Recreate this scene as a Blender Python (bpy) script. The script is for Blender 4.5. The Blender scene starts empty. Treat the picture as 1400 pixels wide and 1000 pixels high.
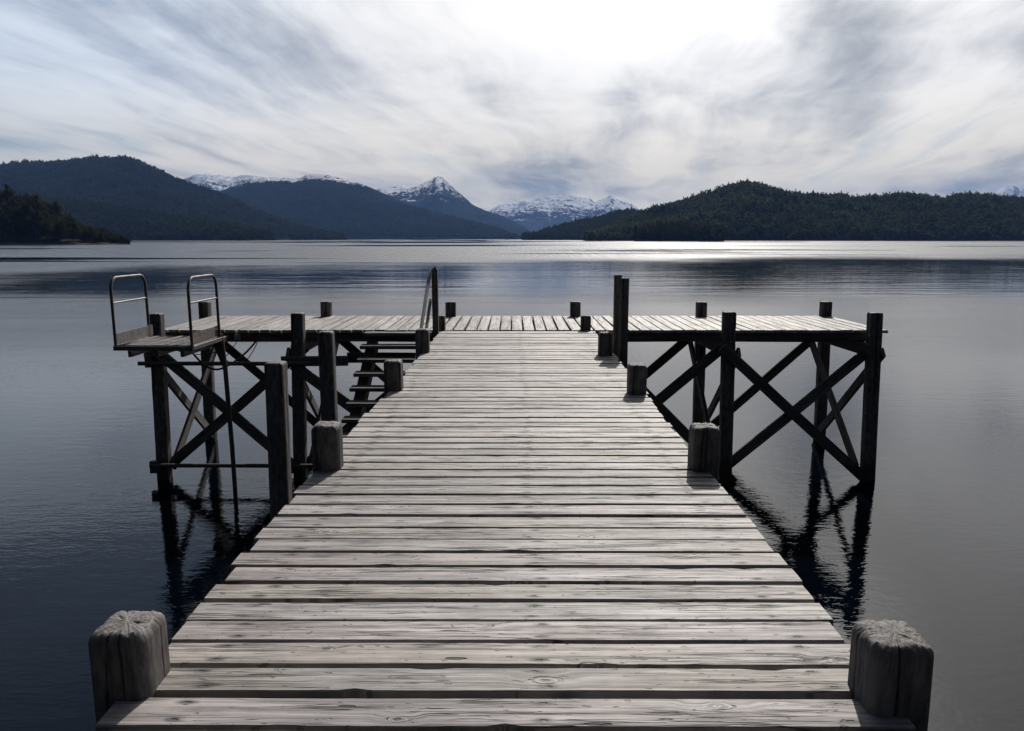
import bpy, bmesh, math, random
import numpy as np
from mathutils import Vector, Matrix, noise as mnoise

random.seed(7)
R = math.radians
sc = bpy.context.scene
col = sc.collection
WATER = -2.5           # water level below the deck top (deck top is z = 0)
EYE = 1.5

# ------------------------------------------------------------------ scene / camera
sc.render.engine = 'CYCLES'
sc.cycles.use_denoising = True
sc.cycles.max_bounces = 6
sc.cycles.diffuse_bounces = 2
sc.cycles.glossy_bounces = 3
sc.cycles.transmission_bounces = 2
sc.cycles.volume_bounces = 0
sc.cycles.transparent_max_bounces = 4
sc.cycles.sample_clamp_indirect = 6
sc.view_settings.view_transform = 'Standard'
sc.view_settings.look = 'None'
sc.view_settings.exposure = 0.28
sc.view_settings.gamma = 1.0

cd = bpy.data.cameras.new('camera')
cam = bpy.data.objects.new('camera', cd)
col.objects.link(cam)
cd.sensor_width = 36.0
cd.lens = 1030.0 / 1400.0 * 36.0
cd.clip_start = 0.05
cd.clip_end = 60000
cam.location = (0, 0, EYE)
cam.rotation_euler = (R(90 - 9.56), 0, R(0.167))
sc.camera = cam

SUN_AZ, SUN_EL = 14.0, 36.0      # azimuth to the right of straight ahead, elevation

# ------------------------------------------------------------------ node helper
class N:
    def __init__(s, tree):
        s.t = tree
        tree.nodes.clear()
    def node(s, typ, **kw):
        n = s.t.nodes.new(typ)
        for k, v in kw.items():
            setattr(n, k, v)
        return n
    def put(s, sock, v):
        if v is None:
            return
        if isinstance(v, bpy.types.NodeSocket):
            s.t.links.new(v, sock)
        elif isinstance(v, (tuple, list)) and sock.type == 'RGBA' and len(v) == 3:
            sock.default_value = (*v, 1)
        else:
            sock.default_value = v
    def m(s, op, a, b=None, c=None, clamp=False):
        n = s.node('ShaderNodeMath', operation=op)
        n.use_clamp = clamp
        s.put(n.inputs[0], a); s.put(n.inputs[1], b); s.put(n.inputs[2], c)
        return n.outputs[0]
    def v(s, op, a, b=None, scale=None):
        n = s.node('ShaderNodeVectorMath', operation=op)
        s.put(n.inputs[0], a); s.put(n.inputs[1], b)
        if scale is not None:
            s.put(n.inputs[3], scale)
        return n.outputs['Value'] if op in ('LENGTH', 'DOT_PRODUCT', 'DISTANCE') else n.outputs[0]
    def xyz(s, x, y, z):
        n = s.node('ShaderNodeCombineXYZ')
        s.put(n.inputs[0], x); s.put(n.inputs[1], y); s.put(n.inputs[2], z)
        return n.outputs[0]
    def sep(s, v):
        n = s.node('ShaderNodeSeparateXYZ')
        s.put(n.inputs[0], v)
        return n.outputs
    def noise(s, vec, scale=1.0, detail=3.0, rough=0.55, dim='3D', dist=0.0, w=None):
        n = s.node('ShaderNodeTexNoise', noise_dimensions=dim)
        s.put(n.inputs['Vector'], vec); n.inputs['Scale'].default_value = scale
        n.inputs['Detail'].default_value = detail; n.inputs['Roughness'].default_value = rough
        n.inputs['Distortion'].default_value = dist
        if w is not None:
            s.put(n.inputs['W'], w)
        return n.outputs['Fac']
    def voro(s, vec, scale=1.0, feature='F1', rnd=1.0, dim='3D'):
        n = s.node('ShaderNodeTexVoronoi', feature=feature, voronoi_dimensions=dim)
        s.put(n.inputs['Vector'], vec); n.inputs['Scale'].default_value = scale
        n.inputs['Randomness'].default_value = rnd
        return n.outputs
    def ramp(s, f, lo, hi, a=0.0, b=1.0):
        n = s.node('ShaderNodeMapRange', interpolation_type='SMOOTHSTEP')
        s.put(n.inputs[0], f); s.put(n.inputs[1], lo); s.put(n.inputs[2], hi)
        s.put(n.inputs[3], a); s.put(n.inputs[4], b)
        return n.outputs[0]
    def mix(s, f, a, b, mode='MIX'):
        n = s.node('ShaderNodeMix', data_type='RGBA', blend_type=mode)
        s.put(n.inputs[0], f); s.put(n.inputs[6], a); s.put(n.inputs[7], b)
        return n.outputs[2]
    def attr(s, name):
        return s.node('ShaderNodeAttribute', attribute_name=name)
    def bump(s, h, dist, strength=1.0, normal=None):
        n = s.node('ShaderNodeBump')
        s.put(n.inputs['Height'], h)
        s.put(n.inputs['Distance'], dist); s.put(n.inputs['Strength'], strength)
        if normal is not None:
            s.put(n.inputs['Normal'], normal)
        return n.outputs[0]
    def out(s, bsdf):
        o = s.node('ShaderNodeOutputMaterial')
        s.t.links.new(bsdf, o.inputs[0])
    def pbr(s, color, rough, normal=None, spec=0.5, metallic=0.0, ior=None):
        n = s.node('ShaderNodeBsdfPrincipled')
        s.put(n.inputs['Base Color'], color); s.put(n.inputs['Roughness'], rough)
        s.put(n.inputs['Metallic'], metallic)
        s.put(n.inputs['Specular IOR Level'], spec)
        if ior: n.inputs['IOR'].default_value = ior
        if normal is not None: s.put(n.inputs['Normal'], normal)
        s.out(n.outputs[0])
        return n

def material(name):
    m = bpy.data.materials.new(name)
    m.use_nodes = True
    return m, N(m.node_tree)

# ------------------------------------------------------------------ wood
def wood_material(name, light, dark, knots=True, wet=False, rough=0.62, vary=0.16, nails=False, endgrain=False, spec=0.35, mf=38.0, mw=0.58, bd=0.0022, sf=1.1, mo=0.20, kn_p=0.74, ck_a=1.0):
    m, n = material(name)
    a = n.attr('pl').outputs['Vector']
    s, v, r = n.sep(a)
    off = n.xyz(n.m('MULTIPLY', r, 37.0), n.m('MULTIPLY', r, 11.0), n.m('MULTIPLY', r, 53.0))
    p = n.v('ADD', n.xyz(s, v, 0.0), off)
    # knots: sparse voronoi cells, the grain bends round them
    kv = n.v('MULTIPLY', p, (2.1, 5.0, 1.0))
    vo = n.voro(kv, 1.0, dim='2D')
    kd = n.m('ADD', vo['Distance'], n.m('MULTIPLY', n.m('SUBTRACT', n.noise(n.v('MULTIPLY', p, (22.0, 40.0, 1.0)), 1.0, 2.0), 0.5), 0.075))
    kc = n.sep(vo['Color'])
    has = n.ramp(kc[0], kn_p, kn_p + 0.01)
    ksize = n.m('MULTIPLY_ADD', kc[1], 0.09, 0.045)
    kn = n.m('DIVIDE', kd, ksize)                      # 1 at the knot rim
    bend = n.m('MULTIPLY', n.ramp(kn, 0.6, 3.2, 1.0, 0.0), has)
    pw = n.v('ADD', p, n.xyz(0.0, n.m('MULTIPLY', bend, n.m('MULTIPLY', kd, 0.16)), 0.0))
    fine = n.noise(n.v('MULTIPLY', pw, (2.4, 85.0, 1.0)), 1.0, 3.0, 0.6)
    med = n.noise(n.v('MULTIPLY', pw, (sf, mf, 1.0)), 1.0, 4.0, 0.6)
    blot = n.noise(n.v('MULTIPLY', p, (1.6, 7.0, 1.0)), 1.0, 4.0, 0.6)
    speck = n.noise(n.v('MULTIPLY', p, (20.0, 46.0, 1.0)), 1.0, 2.0, 0.5)
    # long drying checks
    cr = n.noise(n.v('MULTIPLY', pw, (0.85, 21.0, 1.0)), 1.0, 3.0, 0.6)
    crm = n.noise(n.v('MULTIPLY', p, (1.4, 9.0, 3.0)), 1.0, 1.0, 0.5)
    cra = n.m('ABSOLUTE', n.m('SUBTRACT', cr, 0.5))
    cr2 = n.m('ABSOLUTE', n.m('SUBTRACT', n.noise(n.v('MULTIPLY', n.v('ADD', pw, (3.3, 5.1, 0.0)), (1.7, 46.0, 1.0)), 1.0, 2.0, 0.6), 0.5))
    crk2 = n.m('MULTIPLY', n.ramp(cr2, 0.006, 0.026, 1.0, 0.0), n.ramp(n.noise(n.v('MULTIPLY', p, (2.1, 12.0, 5.0)), 1.0, 1.0), 0.50, 0.62))
    crack = n.m('MULTIPLY', n.ramp(cra, 0.007, 0.024, 1.0, 0.0), n.ramp(crm, 0.50, 0.62))
    mott = n.noise(n.v('MULTIPLY', p, (9.0, 22.0, 1.0)), 1.0, 5.0, 0.68)
    tone = n.m('ADD', n.m('MULTIPLY', fine, 1.0 - mo - mw), n.m('ADD', n.m('MULTIPLY', med, mw), n.m('MULTIPLY', mott, mo)))
    tone = n.ramp(tone, 0.34, 0.66)
    hair = n.noise(n.v('MULTIPLY', pw, (1.2, 88.0, 1.0)), 1.0, 2.0, 0.5)
    hairm = n.noise(n.v('MULTIPLY', p, (1.1, 14.0, 2.0)), 1.0, 2.0, 0.5)
    hair = n.m('MULTIPLY', n.ramp(hair, 0.28, 0.38, 1.0, 0.0), n.ramp(hairm, 0.40, 0.60))
    tone = n.m('MULTIPLY', tone, n.ramp(blot, 0.26, 0.60, 0.50, 1.0))
    c = n.mix(tone, dark, light)
    # per plank tone
    pr = n.m('FRACT', n.m('MULTIPLY', r, 7.31))
    c = n.mix(1.0, c, n.xyz(*[n.m('MULTIPLY_ADD', pr, vary * 2, 1.0 - vary * k) for k in (1.0, 1.02, 1.06)]), 'MULTIPLY')
    lil = n.m('FRACT', n.m('MULTIPLY', r, 23.7))
    c = n.mix(n.m('MULTIPLY', n.ramp(lil, 0.3, 1.0), 0.45), c, n.mix(1.0, c, (1.04, 0.965, 1.05), 'MULTIPLY'))
    warm = n.ramp(n.noise(n.v('MULTIPLY', p, (0.7, 2.0, 1.0)), 1.0, 2.0), 0.4, 0.65)
    c = n.mix(n.m('MULTIPLY', warm, 0.6), c, n.mix(1.0, c, (1.07, 1.0, 0.90), 'MULTIPLY'))
    h = n.m('ADD', n.m('MULTIPLY', fine, 0.35), n.m('MULTIPLY', med, 0.65))
    if knots:
        ring = n.m('SINE', n.m('MULTIPLY', kn, n.m('MULTIPLY_ADD', kc[2], 12.0, 8.0)))
        inside = n.m('MULTIPLY', n.ramp(kn, 0.85, 1.1, 1.0, 0.0), has)
        rim = n.m('MULTIPLY', n.ramp(n.m('ABSOLUTE', n.m('SUBTRACT', kn, 1.02)), 0.03, 0.16, 1.0, 0.0), has)
        rim = n.m('MULTIPLY', rim, n.ramp(speck, 0.42, 0.62))
        core = n.m('MULTIPLY', n.ramp(kn, n.m('MULTIPLY', kc[2], 0.35), n.m('MULTIPLY_ADD', kc[2], 0.45, 0.08), 1.0, 0.0), has)
        kcol = n.mix(n.ramp(ring, -0.8, 0.8), tuple(x * 0.85 for x in dark), tuple(x * 0.92 for x in light))
        c = n.mix(n.m('MULTIPLY', inside, 0.5), c, kcol)
        c = n.mix(n.m('MULTIPLY', n.m('MAXIMUM', rim, core), 0.8), c, (0.025, 0.022, 0.02))
        h = n.m('SUBTRACT', h, n.m('MULTIPLY', n.m('MAXIMUM', rim, core), 1.6))
    hair = n.m('MULTIPLY', hair, ck_a)
    c = n.mix(n.m('MULTIPLY', hair, 0.72), c, tuple(x * 0.35 for x in dark))
    h = n.m('SUBTRACT', h, n.m('MULTIPLY', hair, 0.5))
    ev = n.v('MULTIPLY', n.v('ADD', pw, (5.7, 2.9, 0.0)), (1.5, 7.0, 1.0))
    eo = n.voro(ev, 1.0, dim='2D')
    ec_ = n.sep(eo['Color'])
    ed = n.m('ADD', eo['Distance'], n.m('MULTIPLY', n.m('SUBTRACT', speck, 0.5), 0.05))
    eye = n.m('MULTIPLY', n.ramp(n.m('DIVIDE', ed, n.m('MULTIPLY_ADD', ec_[1], 0.045, 0.025)), 0.7, 1.15, 1.0, 0.0), n.ramp(ec_[0], 0.70, 0.71))
    eye = n.m('MULTIPLY', eye, ck_a)
    c = n.mix(n.m('MULTIPLY', eye, 0.95), c, (0.012, 0.011, 0.010))
    h = n.m('SUBTRACT', h, n.m('MULTIPLY', eye, 5.0))
    pit = n.ramp(speck, 0.66, 0.72)
    c = n.mix(n.m('MULTIPLY', pit, 0.6), c, (0.05, 0.045, 0.04))
    crack = n.m('MULTIPLY', crack, ck_a)
    c = n.mix(n.m('MULTIPLY', crack, 0.92), c, (0.018, 0.016, 0.015))
    crk2 = n.m('MULTIPLY', crk2, ck_a)
    c = n.mix(n.m('MULTIPLY', crk2, 0.75), c, (0.03, 0.027, 0.025))
    h = n.m('SUBTRACT', h, n.m('MULTIPLY', crk2, 1.2))
    h = n.m('SUBTRACT', h, n.m('MULTIPLY', crack, 3.0))
    h = n.m('SUBTRACT', h, n.m('MULTIPLY', pit, 0.8))
    if nails:
        best = None
        for nx in (-1.07, 0.10, 1.07):
            for ny in (-0.045, 0.046):
                jx = n.m('MULTIPLY', n.m('SUBTRACT', n.m('FRACT', n.m('MULTIPLY', r, 91.7 + 13 * ny)), 0.5), 0.07)
                dx = n.m('SUBTRACT', s, n.m('ADD', jx, nx))
                dy = n.m('SUBTRACT', v, ny)
                d = n.m('SQRT', n.m('ADD', n.m('MULTIPLY', n.m('POWER', dx, 2.0), 0.13), n.m('POWER', dy, 2.0)))
                best = d if best is None else n.m('MINIMUM', best, d)
        stain = n.m('MULTIPLY', n.ramp(best, 0.004, 0.020, 1.0, 0.0), n.ramp(speck, 0.28, 0.50))
        c = n.mix(n.m('MULTIPLY', stain, 0.92), c, (0.035, 0.03, 0.028))
        h = n.m('SUBTRACT', h, n.m('MULTIPLY', n.ramp(best, 0.002, 0.006, 1.0, 0.0), 2.0))
        edge = n.ramp(n.m('ADD', n.m('ABSOLUTE', v), n.m('MULTIPLY', n.m('SUBTRACT', blot, 0.5), 0.05)), 0.058, 0.080)
        c = n.mix(n.m('MULTIPLY', edge, 0.35), c, (0.10, 0.10, 0.09))
    geo = n.node('ShaderNodeNewGeometry')
    tc = n.node('ShaderNodeTexCoord').outputs['Object']
    if endgrain:
        ox, oy, oz = n.sep(tc)
        ang = n.m('ARCTAN2', oy, ox)
        rad = n.m('SQRT', n.m('ADD', n.m('POWER', ox, 2.0), n.m('POWER', oy, 2.0)))
        wob = n.noise(tc, 14.0, 3.0)
        rings = n.m('SINE', n.m('ADD', n.m('MULTIPLY', rad, 420.0), n.m('MULTIPLY', wob, 14.0)))
        rays = n.noise(n.xyz(n.m('MULTIPLY', n.m('COSINE', ang), 3.2), n.m('MULTIPLY', n.m('SINE', ang), 3.2), n.m('MULTIPLY', rad, 2.0)), 3.0, 3.0, 0.65)
        rc = n.ramp(n.m('ABSOLUTE', n.m('SUBTRACT', rays, 0.5)), 0.002, 0.010, 1.0, 0.0)
        ec = n.mix(n.ramp(rings, -1.0, 1.0), tuple(x * 0.9 for x in light), tuple(x * 1.25 for x in light))
        lich = n.noise(tc, 30.0, 4.0, 0.65)
        ec = n.mix(n.ramp(lich, 0.50, 0.64, 0.0, 0.55), ec, (0.16, 0.15, 0.11))
        ec = n.mix(n.m('MULTIPLY', rc, 0.85), ec, (0.03, 0.027, 0.022))
        topm = n.ramp(n.sep(n.node('ShaderNodeNewGeometry').outputs['Normal'])[2], 0.55, 0.85)
        c = n.mix(topm, c, ec)
        # weather staining under the rim
        c2 = n.ramp(n.m('ADD', oz, n.m('MULTIPLY', n.noise(n.v('MULTIPLY', tc, (11.0, 11.0, 9.0)), 1.0, 4.0), 0.16)), 0.01, 0.11)
        stn = n.m('MULTIPLY', c2, n.m('SUBTRACT', 1.0, n.ramp(n.sep(geo.outputs['Normal'])[2], 0.12, 0.5)))
        c = n.mix(n.m('MULTIPLY', stn, 0.8), c, (0.035, 0.032, 0.032))
        h = n.m('SUBTRACT', h, n.m('MULTIPLY', n.m('MULTIPLY', rc, topm), 2.0))
    if endgrain:
        ck = n.attr('check').outputs['Fac']
        c = n.mix(n.m('MULTIPLY', ck, 0.93), c, (0.012, 0.011, 0.010))
    if wet:
        pz = n.sep(geo.outputs['Position'])[2]
        wn = n.noise(n.v('MULTIPLY', geo.outputs['Position'], (3.0, 3.0, 1.0)), 2.0, 3.0)
        wm = n.ramp(n.m('ADD', pz, n.m('MULTIPLY', wn, -0.35)), WATER + 0.02, WATER + 0.28, 1.0, 0.0)
        c = n.mix(n.m('MULTIPLY', wm, 0.85), c, (0.022, 0.022, 0.018))
    nb = n.bump(h, bd, 0.9)
    n.pbr(c, n.m('MULTIPLY_ADD', tone, -0.06, rough), nb, spec)
    return m

M = {}
M['deck'] = wood_material('weathered_deck_wood', (0.42, 0.400, 0.390), (0.115, 0.106, 0.103), nails=True, rough=0.66, vary=0.21, spec=0.3, mw=0.45)
M['post'] = wood_material('weathered_post_wood', (0.165, 0.156, 0.155), (0.05, 0.047, 0.049), wet=True, endgrain=True, rough=0.75, vary=0.12, spec=0.2, mf=30.0, mw=0.22, bd=0.0006, sf=3.0, mo=0.60, ck_a=0.3)
M['beam'] = wood_material('weathered_beam_wood', (0.16, 0.150, 0.147), (0.055, 0.05, 0.05), wet=True, rough=0.75, vary=0.2, spec=0.2)

def metal_material(name, base, rust, rough):
    m, n = material(name)
    tc = n.node('ShaderNodeTexCoord').outputs['Object']
    a = n.noise(tc, 9.0, 5.0, 0.65)
    b = n.noise(tc, 60.0, 3.0, 0.6)
    c = n.mix(n.ramp(a, 0.45, 0.62), base, rust)
    c = n.mix(n.ramp(b, 0.5, 0.75, 0.0, 0.5), c, tuple(x * 0.4 for x in base))
    n.pbr(c, n.ramp(a, 0.3, 0.7, rough, rough + 0.25), n.bump(b, 0.001, 0.6), 0.5)
    return m
M['rusty'] = metal_material('rusty_painted_steel', (0.055, 0.05, 0.052), (0.075, 0.045, 0.032), 0.45)
M['steel'] = metal_material('dull_galvanised_steel', (0.13, 0.125, 0.125), (0.10, 0.075, 0.06), 0.35)
M['rubber'] = metal_material('black_cable_rubber', (0.012, 0.012, 0.013), (0.018, 0.017, 0.017), 0.5)
M['plastic'] = metal_material('grey_plastic_box', (0.22, 0.23, 0.23), (0.15, 0.15, 0.15), 0.5)
M['redbox'] = metal_material('dark_red_plastic_box', (0.10, 0.018, 0.018), (0.05, 0.015, 0.012), 0.5)

# perforated plate and grating are real holes, cut from the mesh, so they need no extra material

# ------------------------------------------------------------------ object helpers
def tag(o, label=None, cat=None, group=None, kind=None):
    if label: o['label'] = label
    if cat: o['category'] = cat
    if group: o['group'] = group
    if kind: o['kind'] = kind
    return o

def empty(name, loc, label, cat, group=None):
    o = bpy.data.objects.new(name, None)
    o.empty_display_size = 0.3
    col.objects.link(o)
    o.location = loc
    return tag(o, label, cat, group)

class MB:
    """collects verts, faces and a per-vertex wood coordinate"""
    def __init__(s):
        s.v, s.f, s.a, s.ck = [], [], [], None
    def add(s, verts, faces, attr=None):
        b = len(s.v)
        s.v += [tuple(x) for x in verts]
        s.f += [tuple(b + i for i in f) for f in faces]
        s.a += list(attr) if attr is not None else [(x[0], x[1], 0.0) for x in verts]
        return s
    def build(s, name, mat, parent=None, smooth=False, origin=(0, 0, 0), angle=40):
        me = bpy.data.meshes.new(name)
        ox, oy, oz = origin
        me.from_pydata([(x - ox, y - oy, z - oz) for x, y, z in s.v], [], s.f)
        at = me.attributes.new('pl', 'FLOAT_VECTOR', 'POINT')
        at.data.foreach_set('vector', np.array(s.a, dtype=np.float32).ravel())
        if s.ck:
            c_ = me.attributes.new('check', 'FLOAT', 'POINT')
            c_.data.foreach_set('value', np.array(s.ck, dtype=np.float32))
        me.materials.append(mat)
        if smooth:
            me.polygons.foreach_set('use_smooth', [True] * len(me.polygons))
            try:
                me.set_sharp_from_angle(angle=R(angle))
            except Exception:
                pass
        me.update()
        o = bpy.data.objects.new(name, me)
        col.objects.link(o)
        o.location = origin
        if parent is not None:
            o.parent = parent
            o.location = Vector(origin) - parent.location
        return o

def beam(mb, p, q, w, t, wdir=None, bev=0.008, seg=None):
    """a sawn timber from p to q: width w along wdir, thickness t across"""
    p, q = Vector(p), Vector(q)
    d = q - p
    L = d.length
    d.normalize()
    wd = Vector(wdir) if wdir else Vector((0, 0, 1))
    wd = (wd - d * wd.dot(d)).normalized()
    td = d.cross(wd)
    rnd = random.random()
    b = bev
    prof = [(-w/2 + b, -t/2), (w/2 - b, -t/2), (w/2, -t/2 + b), (w/2, t/2 - b), (w/2 - b, t/2), (-w/2 + b, t/2), (-w/2, t/2 - b), (-w/2, -t/2 + b)]
    n = seg or max(2, int(L / 0.25) + 1)
    V, F, A = [], [], []
    ph = random.uniform(0, 9)
    for i in range(n):
        s = L * i / (n - 1)
        k = 0.004 * math.sin(s * 2.1 + ph)
        for (a, c) in prof:
            jit = 0.0015 * mnoise.noise(Vector((s * 3, a * 40 + ph, c * 40)))
            V.append(p + d * s + wd * (a * (1 + jit * 8) + k) + td * (c + jit))
            A.append((s, a + c * 1.7, rnd))
    m = len(prof)
    for i in range(n - 1):
        for j in range(m):
            k = (j + 1) % m
            F.append((i*m + j, i*m + k, (i+1)*m + k, (i+1)*m + j))
    F.append(tuple(range(m))[::-1])
    F.append(tuple((n-1)*m + j for j in range(m)))
    # face orientation: fix with signed test
    mb.add(V, [f[::-1] for f in F], A)
    return mb

def plank(mb, x0, x1, yc, w, th, z, swap=False, step=0.055, wear=1.0, defects=True):
    """a deck board along X (or along Y when swap) with worn, wandering edges"""
    rnd = random.random()
    sd = random.uniform(0, 500)
    L = x1 - x0
    n = max(4, int(L / step))
    tilt = random.uniform(-0.006, 0.006) * wear
    skew = random.uniform(-0.0035, 0.0035) * wear
    lift = random.uniform(-0.004, 0.003) * wear
    notches = []
    if defects:
        for _ in range(random.choice((0, 1, 1, 2, 3))):
            notches.append((random.uniform(x0 + .1, x1 - .1), random.choice((-1, 1)), random.uniform(0.012, 0.06), random.uniform(0.004, 0.016)))
    V, F, A = [], [], []
    for i in range(n + 1):
        s = x0 + L * i / n
        e = []
        for side in (-1, 1):
            o = 0.0035 * wear * mnoise.noise(Vector((s * 1.7, side * 31 + sd, 0))) + 0.0016 * wear * mnoise.noise(Vector((s * 14, side * 7 + sd, 3)))
            for (ns, sd_, ln, dp) in notches:
                if sd_ == side:
                    o -= dp * math.exp(-((s - ns) / ln) ** 2)
            e.append(w/2 + o)
        dy = skew * (i / n - 0.5) * L
        cup = 0.0018 * math.sin(sd)
        zz = z + lift + 0.0022 * wear * mnoise.noise(Vector((s * 1.1, sd, 9)))
        b = 0.006
        prof = [(-e[0], -th), (-e[0], -b), (-e[0] + b * .8, -0.0006), (-e[0] * .5, cup * .5), (0, cup), (e[1] * .5, cup * .5), (e[1] - b * .8, -0.0006), (e[1], -b), (e[1], -th)]
        ends = 0.0
        if i in (0, n):
            ends = random.uniform(-0.003, 0.003)
        for (a, c) in prof:
            y = yc + a + dy
            zc = zz + c + tilt * a
            V.append((y, s + ends, zc) if swap else (s + ends, y, zc))
            A.append((s, a, rnd))
    m = 9
    for i in range(n):
        for j in range(m):
            k = (j + 1) % m
            F.append((i*m + j, i*m + k, (i+1)*m + k, (i+1)*m + j))
    F.append(tuple(range(m))[::-1])
    F.append(tuple(n*m + j for j in range(m)))
    if not swap:
        F = [f[::-1] for f in F]
    mb.add(V, F, A)

def post_mesh(w, d, z0, z1, seed, lean=(0, 0), res=32, dome=0.035, rough=1.0, pw=7.0):
    """square timber pile with worn corners and a rounded top; origin is the centre at z = 0 of its own space"""
    mb = MB()
    CK = []
    step_a = 2 * math.pi / res
    rg = random.Random(int(seed * 1000))
    grooves = [(rg.uniform(4.0, 5.4), 0.010, max(0.022, step_a * 0.55), rg.uniform(-0.9, 0.9), rg.uniform(0.5, 1.6)),
               (rg.uniform(3.6, 5.8), 0.007, max(0.016, step_a * 0.5), rg.uniform(-0.3, 0.3), rg.uniform(0.15, 0.5)),
               (rg.uniform(-0.3, 0.3), 0.004, max(0.016, step_a * 0.5), rg.uniform(-0.2, 0.2), rg.uniform(0.3, 0.9)),
               (rg.uniform(2.4, 3.5), 0.012, max(0.024, step_a * 0.55), rg.uniform(-0.2, 0.2), rg.uniform(0.3, 0.9)),
               (rg.uniform(0.8, 2.2), 0.008, max(0.02, step_a * 0.5), rg.uniform(-0.2, 0.2), rg.uniform(0.1, 0.4))]
    V, F, A = [], [], []
    rnd = (math.sin(seed * 12.9898) * 43758.5453) % 1.0
    H = z1 - z0
    zs = [z0 + (H - dome) * t for t in np.linspace(0, 1, max(4, int(H / 0.06)))]
    rows = [(z, 1.0) for z in zs]
    for k in range(1, 8):
        a = k / 7 * math.pi / 2
        rows.append((z1 - dome + dome * math.sin(a), 1 - (dome / (w / 2)) * 0.75 * (1 - math.cos(a)) ))
    for k in range(1, 6):
        rows.append((z1 + 0.004 * (k / 5) * rough, (1 - (dome / (w / 2)) * 0.75) * (1 - k / 5.3)))
    per = []
    for i in range(res):
        a = 2 * math.pi * (i + 0.5) / res
        ca, sa = math.cos(a), math.sin(a)
        rr = (abs(ca) ** pw + abs(sa) ** pw) ** (-1 / pw)
        per.append((rr * ca, rr * sa, a))
    for (z, k) in rows:
        tz = (z - z1)
        for (cx, sy, a) in per:
            nz = mnoise.noise(Vector((cx * 2.3, sy * 2.3, z * 2.2 + seed * 3.7))) * 0.0030 * rough + mnoise.noise(Vector((cx * 4, sy * 4, z * 6.0 + seed))) * 0.0010 * rough
            # drying checks: narrow grooves that wander down the pile and split the top
            g, cks = 0.0, 0.0
            for (ga, gd, gw, gs, gl) in grooves:
                wob = 0.10 * mnoise.noise(Vector((z * 5.0, ga * 7, seed))) + 0.03 * mnoise.noise(Vector((z * 17.0, ga * 3, seed)))
                da = (a - ga - gs * (z1 - z) - wob + math.pi) % (2 * math.pi) - math.pi
                fade = max(0.0, min(1.0, (gl - (z1 - z)) / 0.12)) * min(1.0, k / 0.8) ** 2
                gg = math.exp(-(da / gw) ** 2) * fade
                g += gd * rough * gg
                cks = max(cks, gg)
            CK.append(min(1.0, cks * 1.6))
            q = k * (1 + (nz - g * (0.5 + 0.5 * k)) / (w / 2))
            zz = z + (mnoise.noise(Vector((cx * k * 4, sy * k * 4, seed * 5))) * 0.006 * rough + mnoise.noise(Vector((cx * k * 13, sy * k * 13, seed * 3))) * 0.0045 * rough if z > z1 - dome * .6 else 0)
            V.append((cx * q * w / 2 + lean[0] * tz, sy * q * d / 2 + lean[1] * tz, zz))
            A.append((z, a * w * 0.62, rnd))
    m = res
    for i in range(len(rows) - 1):
        for j in range(m):
            kx = (j + 1) % m
            F.append((i*m + j, i*m + kx, (i+1)*m + kx, (i+1)*m + j))
    F.append(tuple((len(rows)-1)*m + j for j in range(m)))
    F.append(tuple(range(m))[::-1])
    mb.add(V, F, A)
    mb.ck = CK
    return mb

def pile(name, parent, x, y, w, z0, z1, seed, lean=(0, 0), res=32, dome=0.035, rough=1.0, label=None, d=None, mat='post', pw=7.0):
    mb = post_mesh(w, d or w, z0 - z1, 0.0, seed, lean, res, dome, rough, pw)
    o = mb.build(name, M[mat], None, smooth=True, angle=55)
    if parent is not None:
        o.parent = parent
        o.location = Vector((x, y, z1)) - parent.location
    else:
        o.location = (x, y, z1)
    if label: o['label'] = label
    return o

def tube(mb, pts, r, res=10, closed_ends=True):
    pts = [Vector(p) for p in pts]
    n = len(pts)
    V, F, A = [], [], []
    prev = None
    s = 0.0
    for i, p in enumerate(pts):
        d = (pts[min(i+1, n-1)] - pts[max(i-1, 0)]).normalized()
        if prev is None:
            u = d.orthogonal().normalized()
        else:
            u = (prev - d * prev.dot(d)).normalized()
        prev = u
        w = d.cross(u)
        if i: s += (p - pts[i-1]).length
        for k in range(res):
            a = 2 * math.pi * k / res
            V.append(p + (u * math.cos(a) + w * math.sin(a)) * r)
            A.append((s, a * r, 0.3))
    for i in range(n - 1):
        for k in range(res):
            j = (k + 1) % res
            F.append((i*res + k, i*res + j, (i+1)*res + j, (i+1)*res + k))
    F.append(tuple(range(res))[::-1])
    F.append(tuple((n-1)*res + k for k in range(res)))
    mb.add(V, F, A)
    return mb

def box(mb, c, s, bev=0.004):
    x, y, z = c
    beam(mb, (x - s[0]/2, y, z), (x + s[0]/2, y, z), s[2], s[1], (0, 0, 1), bev, 2)
    return mb

# ------------------------------------------------------------------ walkway
walk = empty('walkway', (0, 5, 0), 'long weathered grey plank walkway leading straight out from the foreground', 'walkway')
deck = MB()
y = -2.0
END = 12.36
while True:
    w = random.uniform(0.138, 0.152)
    gap = random.choice((0.012, 0.016, 0.020, 0.024, 0.030)) if y < 6 else random.uniform(0.010, 0.026)
    if y + w > END: break
    yc = y + w / 2
    e0, e1 = random.uniform(-0.02, 0.015), random.uniform(-0.015, 0.02)
    wl = 1.30 if yc < 6 else 1.30 - 0.075 * min(1, (yc - 6) / 1.5)
    wr = 1.265 if yc < 6 else 1.265 + 0.05 * min(1, (yc - 6) / 1.5)
    # boards stop short of the piles that stand beside the deck
    for py in (2.32, 4.80, 7.32, 9.80):
        if abs(yc - py) < 0.085 + w / 2 - 0.02:
            pass
    plank(deck, -wl + e0, wr + e1, yc, w, 0.048, 0.0)
    y += w + gap
deck.build('plank_deck', M['deck'], walk, smooth=True, angle=35)
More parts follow.
